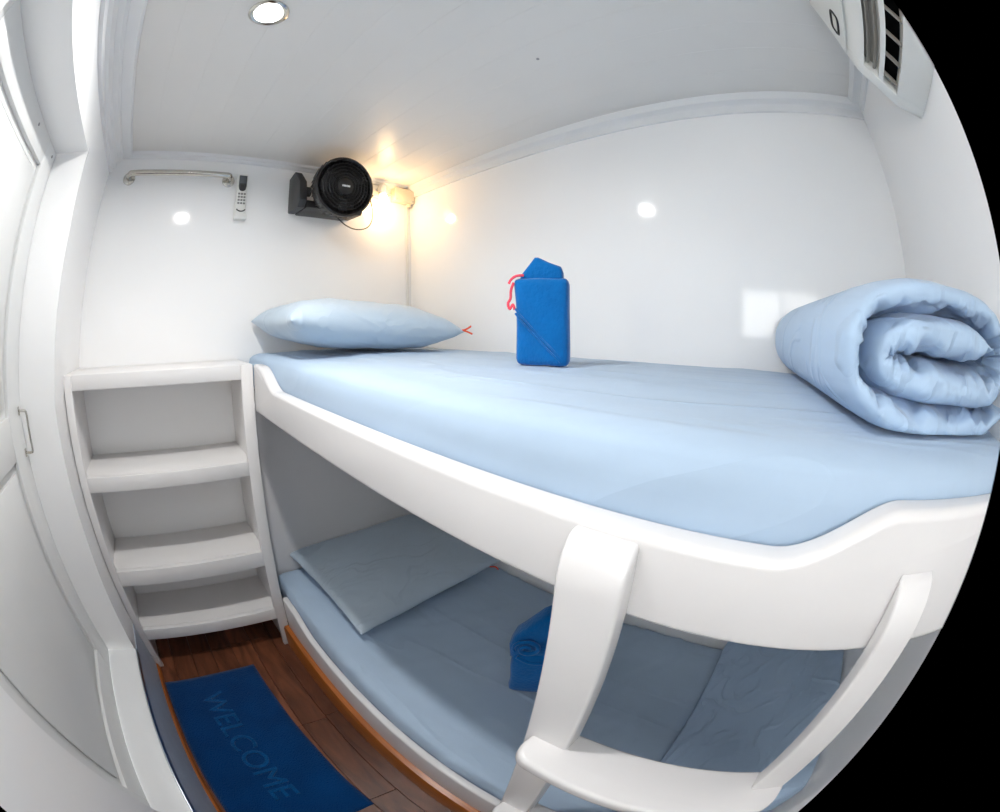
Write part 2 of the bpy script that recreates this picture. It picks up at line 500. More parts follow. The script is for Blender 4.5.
# window behind the camera
wn = empty('window_1', ((WIN[0] + WIN[1]) / 2, -0.08, WIN[2]), kind='structure', label='two-pane window in the left wall')
xm = 1.56
for (x0, x1, z0, z1) in ((WIN[0], WIN[1], WIN[2], WIN[2] + 0.02), (WIN[0], WIN[1], WIN[3] - 0.02, WIN[3]), (WIN[0], WIN[0] + 0.02, WIN[2] + 0.02, WIN[3] - 0.02), (WIN[1] - 0.02, WIN[1], WIN[2] + 0.02, WIN[3] - 0.02), (xm - 0.012, xm + 0.012, WIN[2] + 0.02, WIN[3] - 0.02)):
    box('window_frame', x0, x1, -0.10, -0.06, z0, z1, 'trim', wn, 0.002)
gm = bpy.data.materials.new('clear_window_glass'); gm.use_nodes = True
nt = gm.node_tree; nt.nodes.clear()
out = nt.nodes.new('ShaderNodeOutputMaterial'); tb = nt.nodes.new('ShaderNodeBsdfTransparent'); gb = nt.nodes.new('ShaderNodeBsdfGlossy'); mx = nt.nodes.new('ShaderNodeMixShader')
tb.inputs[0].default_value = (0.97, 0.98, 0.98, 1); gb.inputs['Roughness'].default_value = 0.02; mx.inputs[0].default_value = 0.05
nt.links.new(tb.outputs[0], mx.inputs[1]); nt.links.new(gb.outputs[0], mx.inputs[2]); nt.links.new(mx.outputs[0], out.inputs[0])
M['glass'] = gm
for x0, x1 in ((WIN[0] + 0.02, xm - 0.012), (xm + 0.012, WIN[1] - 0.02)):
    box('pane', x0, x1, -0.082, -0.078, WIN[2] + 0.02, WIN[3] - 0.02, 'glass', wn, 0)

# ceiling mouldings
structure(prism('trim_4', [(D, 1.79), (D - 0.010, 1.79), (D - 0.011, 1.812), (D - 0.015, 1.816), (D - 0.030, 1.820), (D - 0.034, 1.830), (D - 0.036, H + 0.001), (D, H + 0.001)], 'x', 0.0, L, 'trim'), 'white ceiling moulding along the back wall')
structure(prism('trim_5', [(0.0, 1.822), (0.012, 1.822), (0.018, 1.828), (0.03, 1.830), (0.034, H + 0.001), (0, H + 0.001)], 'y', 0.06, D - 0.036, 'trim'), 'slim white ceiling moulding along the head wall')
structure(prism('trim_6', [(L, 1.80), (L - 0.010, 1.80), (L - 0.012, 1.818), (L - 0.045, 1.822), (L - 0.05, H + 0.001), (L, H + 0.001)], 'y', 0.06, D - 0.036, 'trim'), 'white ceiling moulding along the right wall')
structure(prism('trim_7', [(0.06, 1.768), (0.082, 1.768), (0.084, 1.782), (0.094, 1.786), (0.098, 1.806), (0.112, 1.812), (0.117, 1.826), (0.148, 1.828), (0.153, H + 0.001), (0.06, H + 0.001)], 'x', 0.0, L, 'trim'), 'stepped white ceiling moulding over the door wall')

# ------------------------------------------------------------------ shelf unit
S = 0.2393
su = empty('shelf_unit', (S / 2, A / 2, 0.0), 'white built-in shelf unit with three open compartments beside the bunks', 'shelf unit')
YL, YR = 0.0289, 0.5558
ZT = 1.1035
box('stile', S - 0.02, S, 0.002, YL, 0.0, ZT, 'shelf', su, 0.003)
box('stile', S - 0.02, S, YR, A, 0.0, ZT, 'shelf', su, 0.003)
box('side_panel', 0.001, S - 0.02, 0.002, YL - 0.012, 0.0, ZT - 0.018, 'shelf', su, 0.001)
box('side_panel', 0.001, S - 0.02, YR + 0.012, A, 0.0, ZT - 0.018, 'shelf', su, 0.001)
box('top', 0.001, S - 0.02, 0.002, A, ZT - 0.018, ZT, 'shelf', su, 0.001)
box('top_rail', S - 0.02, S, YL, YR, 1.0599, ZT, 'shelf', su, 0.003)
for zt, zb in ((0.8104, 0.7625), (0.4839, 0.4217), (0.2168, 0.1627)):
    s_ = box('shelf', 0.001, S - 0.018, YL - 0.012, YR + 0.012, zt - 0.016, zt, 'shelf', su, 0.002)
    box('front_edge', S - 0.018, S + 0.002, YL, YR, zb, zt, 'shelf', s_, 0.003)

# ------------------------------------------------------------------ bunk bed
bb = empty('bunk_bed', (1.1, 0.9, 0.0), 'white painted built-in bunk bed with curved side rail and ladder', 'bunk bed')
RT, RB = 1.0480, 0.9610
def rail_top(x):
    z = RT
    z = max(z, RT + 0.055 * (1 - sstep((x - 0.29) / 0.15)))
    z = max(z, RT + 0.046 * sstep((x - 1.415) / 0.145))
    return z
n = 260
pts = [(L, RB), (S, RB)] + [(S + (L - S) * k / n, rail_top(S + (L - S) * k / n)) for k in range(n + 1)]
prism('side_rail', pts, 'y', A, A + 0.034, 'joinery', bb, 0.009, 4, 40)
box('upper_platform', 0.002, L - 0.002, A + 0.036, D - 0.001, 0.965, 0.995, 'joinery', bb, 0.002)
def base_top(x):
    return 0.222 + 0.036 * (1 - sstep((x - 0.32) / 0.15)) + 0.022 * sstep((x - 0.6) / 0.7)
pts = [(L, 0.0), (S, 0.0)] + [(S + (L - S) * k / n, base_top(S + (L - S) * k / n)) for k in range(n + 1)]
prism('base_board', pts, 'y', A, A + 0.022, 'joinery', bb, 0.006, 3, 40)
prism('skirting', [(A - 0.001, 0.0), (A - 0.022, 0.0), (A - 0.022, 0.098), (A - 0.017, 0.110), (A - 0.001, 0.112)], 'x', S + 0.001, L, 'woodtrim', bb)
box('lower_platform', 0.10, L - 0.002, A + 0.024, D - 0.001, 0.13, 0.16, 'joinery', bb, 0.002)
box('head_panel', 0.085, 0.10, A + 0.001, D - 0.001, 0.0, 0.963, 'joinery', bb, 0.001)

def stile(x0, x1, zt, s, zb):
    yb, yf = A - 0.0005, A - 0.030
    bm = bmesh.new()
    prof = [(yb, zb), (yf, zb)] + [(yf, zt - 0.05)]
    for k in range(1, 9):
        t = k / 8 * math.pi / 2
        prof.append((yf + 0.0295 * (1 - math.cos(t)), zt - 0.05 + 0.05 * math.sin(t)))
    bm = prism_bm(prof, 'x', x0, x1, 0.005, 3)
    for v in bm.verts: v.co.x += s * (zt - v.co.z)
    return from_bm('ladder_stile', bm, 'joinery', bb, angle=40)
stile(1.227, 1.294, 1.040, 0.118, 0.113)
stile(1.598, 1.668, 1.042, 0.17, 0.113)
for zt, x0, x1 in ((0.738, 1.274, 1.722), (0.405, 1.308, 1.81)):
    yb, yf = A + 0.004, A - 0.072
    p2 = [(x1, yb)]
    p2 = []
    r = 0.03
    p2 += [(x0, yb), (x0, yf + r)]
    for k in range(1, 7):
        t = k / 6 * math.pi / 2
        p2.append((x0 + r * (1 - math.cos(t)), yf + r - r * math.sin(t)))
    for k in range(1, 10):
        x = x0 + r + (x1 - x0 - 2 * r) * k / 10
        p2.append((x, yf - 0.008 * math.sin(math.pi * k / 10)))
    for k in range(0, 7):
        t = k / 6 * math.pi / 2
        p2.append((x1 - r + r * math.sin(t), yf + r - r * math.cos(t)))
    p2.append((x1, yb))
    prism('ladder_tread', p2, 'z', zt - 0.026, zt, 'joinery', bb, 0.007, 3, 40)

# ------------------------------------------------------------------ mattresses
def fbm(p, s, o=3):
    return noise.fractal(Vector(p) * s, 1.0, 2.0, o)

bm = soft_bm(0.006, L - 0.004, A + 0.036, D - 0.004, 0.996, 1.118, 0.035, 100, 44, 8)
def f1(p):
    if p.z < 1.05: return 0.0
    return 0.003 * fbm((p.x * 1.2, p.y * 3.5, p.z), 3.0) + 0.003 * max(0, 0.14 - abs(fbm((p.x * 0.9 + p.y, p.y * 3.0, 3.1), 2.0))) / 0.14 * sstep((1.0 - p.x) / 0.5) + 0.006 * math.sin(math.pi * min(1, max(0, (p.y - A) / (D - A))))
wrinkle(bm, f1)
mu = from_bm('mattress', bm, 'sheet', None, smooth=True)
tag(mu, 'upper bunk mattress in a light blue fitted sheet', 'mattress', 'bunk mattresses')

bm = soft_bm(0.104, L - 0.004, A + 0.026, D - 0.004, 0.161, 0.287, 0.03, 110, 60, 6)
def f2(p):
    if p.z < 0.22: return 0.0
    r = 0.004 * fbm((p.x * 2.2, p.y * 1.0, 0.7), 2.0) + 0.004 * max(0, 0.16 - abs(fbm((p.x * 2.6 - p.y * 1.0, p.y * 0.9, 1.3), 2.2))) / 0.16
    return r
wrinkle(bm, f2)
ml_ = from_bm('mattress', bm, 'sheet', None, smooth=True)
tag(ml_, 'lower bunk mattress in a creased light blue sheet', 'mattress', 'bunk mattresses')

# ------------------------------------------------------------------ pillows
def pillow(loc, hx, hy, th, rot=(0, 0, 0), seed=0.0, n=28, under=0.62, pw_=2.6):
    bm = bmesh.new()
    R = Matrix.Rotation(rot[2], 4, 'Z') @ Matrix.Rotation(rot[1], 4, 'Y') @ Matrix.Rotation(rot[0], 4, 'X')
    g = {}
    for s in (1, -1):
        for i in range(n + 1):
            for j in range(n + 1):
                u = math.sin((-1 + 2 * i / n) * math.pi / 2); v = math.sin((-1 + 2 * j / n) * math.pi / 2)
                e = max(0, 1 - abs(u) ** pw_) ** 0.5 * max(0, 1 - abs(v) ** pw_) ** 0.5
                x = hx * u * (1 - 0.07 * (1 - v * v)); y = hy * v * (1 - 0.06 * (1 - u * u))
                z = s * th / 2 * e * (1.0 if s > 0 else under)
                wr = 0.006 * fbm((u * 1.5, v * 3 + seed, s), 1.6) * e + 0.004 * fbm((u * 4 + seed, v * 4, s), 1.5) * (1 - e)
                z += wr
                # gathered pleats at the narrow ends
                z += 0.004 * math.sin(u * 16 + seed) * max(0, abs(v) - 0.55) * e
                g[s, i, j] = bm.verts.new(R @ Vector((x, y, z)) + Vector(loc)) if (s == 1 or (0 < i < n and 0 < j < n)) else g[1, i, j]
        for i in range(n):
            for j in range(n):
                f = [g[s, i, j], g[s, i + 1, j], g[s, i + 1, j + 1], g[s, i, j + 1]]
                try: bm.faces.new(f if s > 0 else f[::-1])
                except ValueError: pass
    return bm

pu = empty('pillow', (0.26, 0.96, 1.125), 'plump light blue pillow on the upper bunk against the head wall', 'pillow', group='blue pillows')
from_bm('pillowcase', pillow((0.235, 0.945, 1.212), 0.21, 0.302, 0.152, (-0.06, 0.02, 0.0), 1.7, 36, 0.98, 3.6), 'pillow', pu, smooth=True)
tie = smooth_path([(0.425, 1.222, 1.192), (0.440, 1.240, 1.193), (0.448, 1.252, 1.197), (0.458, 1.264, 1.207)], 4)
tube('tie', tie, 0.003, 'tie', pu, 6)
tube('tie', smooth_path([(0.440, 1.240, 1.193), (0.450, 1.254, 1.188), (0.462, 1.266, 1.180)], 4), 0.003, 'tie', pu, 6)

plw = empty('pillow', (0.32, 1.02, 0.30), 'flat light blue pillow in the shade of the lower bunk', 'pillow', group='blue pillows')
from_bm('pillowcase', pillow((0.335, 1.012, 0.343), 0.27, 0.315, 0.13, (0.0, 0.02, 0.03), 4.2), 'pillow', plw, smooth=True)
tube('tie', smooth_path([(0.59, 1.27, 0.335), (0.605, 1.285, 0.334), (0.62, 1.285, 0.328)], 4), 0.003, 'tie', plw, 6)

# ------------------------------------------------------------------ rolled duvet on the upper bunk
def duvet_roll():
    bm = bmesh.new()
    cx, cz = 1.708, 1.195
    path = []; hs = []
    N = 300
    for k in range(N + 1):
        t = k / N
        a = math.radians(40 + 645 * t)
        g = sstep((math.degrees(a) - 265) / 190)
        hx = 0.170 + 0.052 * g
        hz = 0.0240 + 0.0385 * g
        ca, sa = math.cos(a), math.sin(a)
        x = cx + hx * math.copysign(abs(ca) ** 0.62, ca)
        z = cz + hz * math.copysign(abs(sa) ** 0.75, sa)
        path.append(Vector((x, 0, z)))
        hs.append((0.0255 - 0.0045 * g) * min(1.0, 0.3 + 10 * t) * min(1.0, 0.3 + 12 * (1 - t)))
    m = 64
    y0, y1 = 0.708, 1.325
    yc, hy = (y0 + y1) / 2, (y1 - y0) / 2
    rings = []
    for k, p in enumerate(path):
        d = (path[min(k + 1, N)] - path[max(k - 1, 0)]).normalized()
        nn = Vector((-d.z, 0, d.x))
        t = k / N
        s_ = t * 9.0
        ring = []
        for j in range(m):
            b = 2 * math.pi * j / m
            cb, sb = math.cos(b), math.sin(b)
            yy = math.copysign(abs(cb) ** 0.4, cb) * hy
            hh = math.copysign(abs(sb) ** 0.6, sb) * hs[k]
            front = sstep((0.0 - yy / hy - 0.35) / 0.6)
            yv = yc + yy + front * (0.016 * fbm((s_ * 1.3, 0.3, 0.0), 1.0) + 0.010 * (1 - t))
            q = p + nn * hh
            q.y = yv
            # crumpled folds that run in from the rolled end
            cr = abs(fbm((s_ * 2.6, yv * 2.2, 1.7), 1.3))
            fold = -0.011 * front * max(0, 0.34 - cr) / 0.34 + 0.007 * fbm((s_ * 1.6, yv * 4, 5.0), 1.2) + 0.0045 * fbm((s_ * 5.0, yv * 9, 2.0), 1.1) - 0.006 * max(0, 0.12 - abs(fbm((s_ * 1.1 + 3, yv * 3.2 - s_ * 0.8, 8.0), 1.0))) / 0.12
            q += nn * (fold * (1.0 if hh > 0 else -0.12) * (0.4 + 0.6 * abs(sb)))
            ring.append(bm.verts.new(q))
        rings.append(ring)
    for k in range(N):
        for j in range(m):
            j2 = (j + 1) % m
            bm.faces.new((rings[k][j], rings[k][j2], rings[k + 1][j2], rings[k + 1][j]))
    bm.faces.new(rings[0][::-1]); bm.faces.new(rings[-1])
    for v in bm.verts:
        v.co.x -= 0.10 * (v.co.y - 0.78) * max(0, min(1, (1.90 - v.co.x) / 0.3))
        if v.co.z < 1.1265: v.co.z = 1.1265
        if v.co.x > L - 0.006: v.co.x = L - 0.006
    return bm
dv = from_bm('rolled_duvet', duvet_roll(), 'duvet', None, smooth=True)
tag(dv, 'thick light blue duvet rolled up at the foot of the upper bunk', 'duvet', 'blue duvets')

# folded duvet propped at the foot of the lower bunk
bm = soft_bm(0, 1, A + 0.045, D - 0.012, 0, 1, 0.03, 22, 22, 5)
for v in bm.verts:
    u, h = v.co.x, v.co.z
    top = 0.315 + 0.25 * u
    v.co.x = 1.558 + (L - 0.01 - 1.558) * u
    v.co.z = 0.3 + (top - 0.3) * h
wrinkle(bm, lambda p: 0.004 * fbm((p.x * 6, p.y * 3, p.z), 1.6) if p.z > 0.31 else 0.0)
for v in bm.verts:
    if v.co.z < 0.2985: v.co.z = 0.2985
fd = from_bm('folded_duvet', bm, 'duvet', None, smooth=True)
tag(fd, 'smooth blue duvet sloping up at the foot of the lower bunk', 'duvet', 'blue duvets')

# ------------------------------------------------------------------ blue cloth bags
def local(origin, sdir, k=1.0):
    o = Vector(origin); s = Vector(sdir).normalized(); f = Vector((s.y, -s.x, 0))   # s = width, f = towards the viewer
    return lambda a, b, c: o + (s * a + f * b + Vector((0, 0, c))) * k

P_ = local((0.918, 0.998, 1.1265), (0.913, 0.405, 0), 0.9)
kb = empty('cloth_bag', (0.918, 0.998, 1.1265), 'upright royal blue cloth bag with pink cord on the upper bunk', 'bag', group='blue cloth bags')
bm = soft_bm(-0.063, 0.063, -0.03, 0.03, 0.0, 0.198, 0.014, 16, 8, 16)
for v in bm.verts:
    a, b, c = v.co
    k = c / 0.198
    a *= 1.0 + 0.02 * math.cos(k * 5)
    a += 0.004 * (1 - k) - 0.006 * max(0, k - 0.7) if a < 0 else 0
    b += 0.004 * math.sin(a * 40 + k * 3)
    v.co = P_(a, b, c + 0.002 * fbm((a * 20, b * 20, c * 20), 1))
from_bm('body', bm, 'bag', kb, smooth=True)
fp = [(-0.052, 0.193), (-0.048, 0.207), (-0.030, 0.228), (-0.014, 0.247), (-0.006, 0.247), (0.020, 0.234), (0.046, 0.224), (0.050, 0.212), (0.050, 0.193)]
bm = prism_bm(fp, 'y', -0.018, 0.018, 0.007, 3)
for v in bm.verts: v.co = P_(v.co.x, -v.co.y, v.co.z)
from_bm('flap', bm, 'bag', kb, angle=60)
for o_ in (0.0, 0.010):
    tube('seam', [P_(-0.058 + 0.115 * k / 12, 0.0335 + 0.002 * math.sin(k), 0.128 - 0.118 * (k / 12) ** 0.9 - o_) for k in range(12)], 0.0022, 'bag', kb, 6)
tube('cord', smooth_path([P_(-0.040, 0.022, 0.205), P_(-0.055, 0.03, 0.203), P_(-0.067, 0.03, 0.196), P_(-0.074, 0.028, 0.186)], 5), 0.0028, 'cord', kb, 6)
tube('cord', smooth_path([P_(-0.062, 0.03, 0.188), P_(-0.068, 0.032, 0.170), P_(-0.070, 0.03, 0.152), P_(-0.076, 0.03, 0.140), P_(-0.072, 0.03, 0.128), P_(-0.064, 0.032, 0.138), P_(-0.060, 0.032, 0.126)], 5), 0.0028, 'cord', kb, 6)

Q_ = local((1.065, 0.935, 0.298), (0.87, 0.49, 0))
k2 = empty('cloth_bag', (1.065, 0.935, 0.298), 'knotted royal blue cloth bag on the lower bunk behind the ladder', 'bag', group='blue cloth bags')
bm = soft_bm(-0.062, 0.062, -0.035, 0.035, 0.0, 0.175, 0.02, 16, 8, 14)
for v in bm.verts:
    a, b, c = v.co; k = c / 0.175
    a *= 1 + 0.16 * k - 0.05 * math.sin(k * 6)
    b *= 1 + 0.10 * math.sin(k * 3)
    v.co = Q_(a, b, c + 0.003 * fbm((a * 15, b * 15, c * 15), 1))
from_bm('body', bm, 'bag', k2, smooth=True)
hp = [(-0.078, 0.150), (-0.086, 0.195), (-0.078, 0.228), (-0.055, 0.258), (-0.026, 0.298), (-0.012, 0.308), (0.006, 0.300), (0.034, 0.272), (0.060, 0.228), (0.068, 0.150)]
bm = prism_bm(hp, 'y', -0.028, 0.028, 0.012, 3)
for v in bm.verts: v.co = Q_(v.co.x, -v.co.y, v.co.z)
from_bm('hood', bm, 'bag', k2, angle=60)
sp = []
for k in range(40):
    t = k / 39; a = t * 2 * math.pi * 1.6
    r = 0.006 + 0.026 * t
    sp.append(Q_(-0.040 + r * math.cos(a) * 1.1, 0.036 + 0.006 * (1 - t), 0.205 + r * math.sin(a) * 0.9))
tube('knot', sp, [0.0065 * (0.6 + 0.4 * math.sin(math.pi * k / 39)) for k in range(40)], 'bag', k2, 8)
tube('fold', smooth_path([Q_(-0.06, 0.034, 0.165), Q_(-0.02, 0.038, 0.150), Q_(0.03, 0.036, 0.160), Q_(0.06, 0.032, 0.176)], 5), 0.005, 'bag', k2, 8)

# ------------------------------------------------------------------ floor mat
fm = empty('floor_mat', (0.70, 0.21, 0.0), 'deep blue towelling mat reading WELCOME on the aisle floor', 'mat')
bm = bmesh.new()
nx, ny = 46, 26
c00, c01, c11, c10 = Vector((0.335, 0.0135, 0)), Vector((0.305, 0.395, 0)), Vector((1.06, 0.432, 0)), Vector((1.09, 0.024, 0))
def mp2(u, v):
    return (c00 * (1 - u) + c10 * u) * (1 - v) + (c01 * (1 - u) + c11 * u) * v
top = {}; bot = {}
for i in range(nx + 1):
    for j in range(ny + 1):
        u, v = i / nx, j / ny
        p = mp2(u, v)
        e = min(1, 12 * min(u, 1 - u)) * min(1, 12 * min(v, 1 - v))
        wob = 0.004 * fbm((p.x * 6, p.y * 6, 0), 1) * (1 - e)
        top[i, j] = bm.verts.new((p.x + wob, p.y + wob * 0.5, 0.004 + 0.005 * e ** 0.5 + 0.001 * max(0, fbm((p.x * 7, p.y * 7, 1), 1))))
        bot[i, j] = bm.verts.new((p.x + wob, p.y + wob * 0.5, 0.0005))
for i in range(nx):
    for j in range(ny):
        bm.faces.new((top[i, j], top[i + 1, j], top[i + 1, j + 1], top[i, j + 1]))
        bm.faces.new((bot[i, j], bot[i, j + 1], bot[i + 1, j + 1], bot[i + 1, j]))
for i in range(nx):
    bm.faces.new((top[i, 0], bot[i, 0], bot[i + 1, 0], top[i + 1, 0])); bm.faces.new((top[i, ny], top[i + 1, ny], bot[i + 1, ny], bot[i, ny]))
for j in range(ny):
    bm.faces.new((top[0, j], top[0, j + 1], bot[0, j + 1], bot[0, j])); bm.faces.new((top[nx, j], bot[nx, j], bot[nx, j + 1], top[nx, j + 1]))
from_bm('cloth', bm, 'mat', fm, smooth=True)
tcu = bpy.data.curves.new('welcome', 'FONT')
tcu.body = 'WELCOME'; tcu.size = 0.118; tcu.extrude = 0.0035; tcu.bevel_depth = 0.0012; tcu.align_x = 'CENTER'; tcu.align_y = 'CENTER'
to = bpy.data.objects.new('welcome_tmp', tcu); COL.objects.link(to)
bpy.context.view_layer.update()
dg = bpy.context.evaluated_depsgraph_get()
tme = bpy.data.meshes.new_from_object(to.evaluated_get(dg))
bpy.data.objects.remove(to)
wd = max(v.co.x for v in tme.vertices) - min(v.co.x for v in tme.vertices)
tme.transform(Matrix.Translation((0.685, 0.205, 0.0105)) @ Matrix.Rotation(0.10, 4, 'Z') @ Matrix.Diagonal((0.52 / wd, 1, 1, 1)))
link('lettering', tme, 'mattext', fm)

# ------------------------------------------------------------------ fan
fan = empty('wall_fan', (0.0, 0.91, 1.66), 'black round desk style fan bracketed to the head wall', 'fan')
cheek = [(0.001, 1.64), (0.105, 1.635), (0.125, 1.66), (0.115, 1.735), (0.06, 1.79), (0.001, 1.78)]
prism('bracket_cheek', cheek, 'y', 0.782, 0.812, 'darkgrey', fan, 0.004, 2)
prism('bracket_cheek', cheek, 'y', 1.015, 1.045, 'darkgrey', fan, 0.004, 2)
box('bracket_base', 0.001, 0.12, 0.812, 1.015, 1.634, 1.662, 'black', fan, 0.004)
FC = Vector((0.235, 0.905, 1.69)); FA = Vector((0.985, -0.06, -0.10)).normalized()
fr = 0.108
lathe('housing', [(0.0, -0.135), (0.045, -0.135), (0.072, -0.115), (0.098, -0.07), (fr, -0.02), (fr, -0.002), (fr - 0.006, 0.004), (fr - 0.012, -0.002), (fr - 0.014, -0.03), (0.07, -0.06), (0.0, -0.07)], FC, FA, 'black', fan, 48)
a_, u_, v_ = frame_from_axis(FA)
bm = bmesh.new()
for k in range(36):                                   # ribs round the rear of the drum
    t = 2 * math.pi * k / 36
    d = u_ * math.cos(t) + v_ * math.sin(t)
    add_tube(bm, [FC + a_ * -0.018 + d * (fr + 0.001), FC + a_ * -0.07 + d * 0.1], 0.0022, 5)
from_bm('cooling_ribs', bm, 'darkgrey', fan)
bm = bmesh.new()
for r in (0.036, 0.048, 0.060, 0.072, 0.084):
    add_tube(bm, [FC + a_ * 0.001 * (1 - r) + (u_ * math.cos(2 * math.pi * k / 40) + v_ * math.sin(2 * math.pi * k / 40)) * r for k in range(40)], 0.0022, 6, True)
for k in range(44):
    t0 = 2 * math.pi * k / 44
    add_tube(bm, [FC + (u_ * math.cos(t0 + 0.35 * s) + v_ * math.sin(t0 + 0.35 * s)) * (0.028 + 0.068 * s) for s in (0, 0.33, 0.66, 1)], 0.0011, 5)
from_bm('grille', bm, 'black', fan, smooth=True)
lathe('hub_cap', [(0, 0.006), (0.02, 0.005), (0.03, 0.001), (0.03, -0.006)], FC, FA, 'black', fan, 28)
bm = bmesh.new()                                      # small pale maker's mark on the hub, too small to read
for k in range(6):
    c = FC + a_ * 0.0065 + u_ * (-0.0125 + 0.005 * k)
    w_ = 0.0019
    vs = [bm.verts.new(c + u_ * sx * w_ + v_ * sy * 0.0032 + a_ * 0.0004) for sx, sy in ((-1, -1), (1, -1), (1, 1), (-1, 1))]
    bm.faces.new(vs)
from_bm('mark', bm, 'plastic', fan)
bm = bmesh.new()
for k in range(3):
    t0 = 2 * math.pi * k / 3
    vs = []
    for s in range(7):
        r = 0.022 + 0.066 * s / 6
        for e in (-1, 1):
            t = t0 + e * (0.25 + 0.32 * math.sin(math.pi * (s + 1) / 8)) + 0.3 * s / 6
            vs.append(bm.verts.new(FC + a_ * (-0.022 + 0.010 * e) + (u_ * math.cos(t) + v_ * math.sin(t)) * r))
    for s in range(6):
        bm.faces.new((vs[2 * s], vs[2 * s + 1], vs[2 * s + 3], vs[2 * s + 2]))
bl = from_bm('blade', bm, 'darkgrey', fan, smooth=True)
md = bl.modifiers.new('thickness', 'SOLIDIFY'); md.thickness = 0.002
for yy in (0.812, 1.015):
    sgn = 1 if yy < 0.9 else -1
    lathe('pivot', [(0, 0.012), (0.018, 0.012), (0.018, -0.02), (0, -0.02)], (0.10, yy + sgn * 0.006, 1.70), (0, sgn, 0), 'darkgrey', fan, 20)
tube('cable', smooth_path([(0.11, 0.94, 1.612), (0.10, 0.98, 1.59), (0.09, 1.03, 1.582), (0.07, 1.09, 1.60), (0.045, 1.13, 1.645), (0.03, 1.14, 1.70), (0.025, 1.135, 1.74), (0.02, 1.15, 1.765)], 6), 0.0025, 'darkgrey', fan, 7)

# ------------------------------------------------------------------ bulb lamp
lamp = empty('wall_lamp', (0.0, 1.18, 1.78), 'small bare bulb lamp glowing warm beside the fan', 'lamp')
box('back_plate', 0.001, 0.018, 1.145, 1.215, 1.762, 1.818, 'plastic', lamp, 0.004)
lathe('socket', [(0, 0.0), (0.018, 0.0), (0.019, 0.035), (0.016, 0.04), (0, 0.04)], (0.045, 1.18, 1.805), (0.15, 0, -1), 'plastic', lamp, 24)
box('socket_arm', 0.016, 0.05, 1.17, 1.19, 1.785, 1.803, 'plastic', lamp, 0.003)
lathe('bulb', [(0.010, 0.038), (0.016, 0.05), (0.0215, 0.065), (0.0205, 0.078), (0.013, 0.09), (0, 0.094)], (0.045, 1.18, 1.805), (0.15, 0, -1), 'bulbglow', lamp, 24)
lt = bpy.data.lights.new('bulb_light', 'POINT'); lt.energy = 1.8; lt.color = (1.0, 0.66, 0.34); lt.shadow_soft_size = 0.022
lo_ = bpy.data.objects.new('bulb_light', lt); COL.objects.link(lo_); lo_.location = (0.075, 1.18, 1.715)

# junction box with conduit
jb = empty('junction_box', (0.0, 1.305, 1.76), 'cream junction box in the corner under the ceiling with conduit', 'junction box')
box('body', 0.001, 0.036, 1.252, 1.352, 1.757, 1.818, 'cream', jb, 0.004)
box('lid', 0.036, 0.042, 1.249, 1.354, 1.755, 1.820, 'cream', jb, 0.003)
for yy in (1.258, 1.345):
    lathe('screw', [(0, 0.0015), (0.003, 0.0015), (0.003, -0.001)], (0.042, yy, 1.765), (1, 0, 0), 'greyplate', jb, 10)
box('conduit', 0.001, 0.008, 1.333, 1.345, 1.13, 1.757, 'plastic', jb, 0.002)
tube('gland', [(0.02, 1.338, 1.757), (0.02, 1.338, 1.742)], 0.010, 'cream', jb, 12)
tube('lead', smooth_path([(0.012, 1.215, 1.79), (0.014, 1.235, 1.785), (0.014, 1.252, 1.788)], 4), 0.003, 'cream', jb, 7)

# ------------------------------------------------------------------ downlight
dl = empty('downlight', (0.783, 0.42, H), 'round recessed ceiling light with a chrome ring, switched on', 'ceiling light')
lathe('bezel', [(0.030, -0.004), (0.037, -0.006), (0.042, -0.003), (0.042, 0.0), (0.030, 0.0)], (0.783, 0.42, H), (0, 0, 1), 'steel', dl, 40, True)
lathe('diffuser', [(0, -0.014), (0.012, -0.013), (0.022, -0.010), (0.028, -0.006), (0.0305, 0.0)], (0.783, 0.42, H), (0, 0, 1), 'lampglow', dl, 40)
lt = bpy.data.lights.new('downlight_beam', 'AREA'); lt.shape = 'DISK'; lt.size = 0.058; lt.energy = 7.0; lt.spread = math.radians(168); lt.color = (1.0, 0.985, 0.96)
lo_ = bpy.data.objects.new('downlight_beam', lt); COL.objects.link(lo_); lo_.location = (0.783, 0.42, H - 0.016)

# ------------------------------------------------------------------ grab bar
gb_ = empty('grab_bar', (0.0, 0.35, 1.745), 'polished steel grab bar high on the head wall', 'grab bar')
tube('bar', smooth_path([(0.006, 0.158, 1.742), (0.03, 0.158, 1.743), (0.046, 0.165, 1.744), (0.052, 0.185, 1.745), (0.052, 0.35, 1.748), (0.052, 0.515, 1.749), (0.046, 0.535, 1.748), (0.03, 0.541, 1.747), (0.006, 0.541, 1.746)], 6), 0.0105, 'steel', gb_, 14)
for yy, zz in ((0.158, 1.742), (0.541, 1.746)):
    lathe('flange', [(0, 0.008), (0.016, 0.008), (0.023, 0.005), (0.024, 0.0)], (0.001, yy, zz), (1, 0, 0), 'steel', gb_, 24)

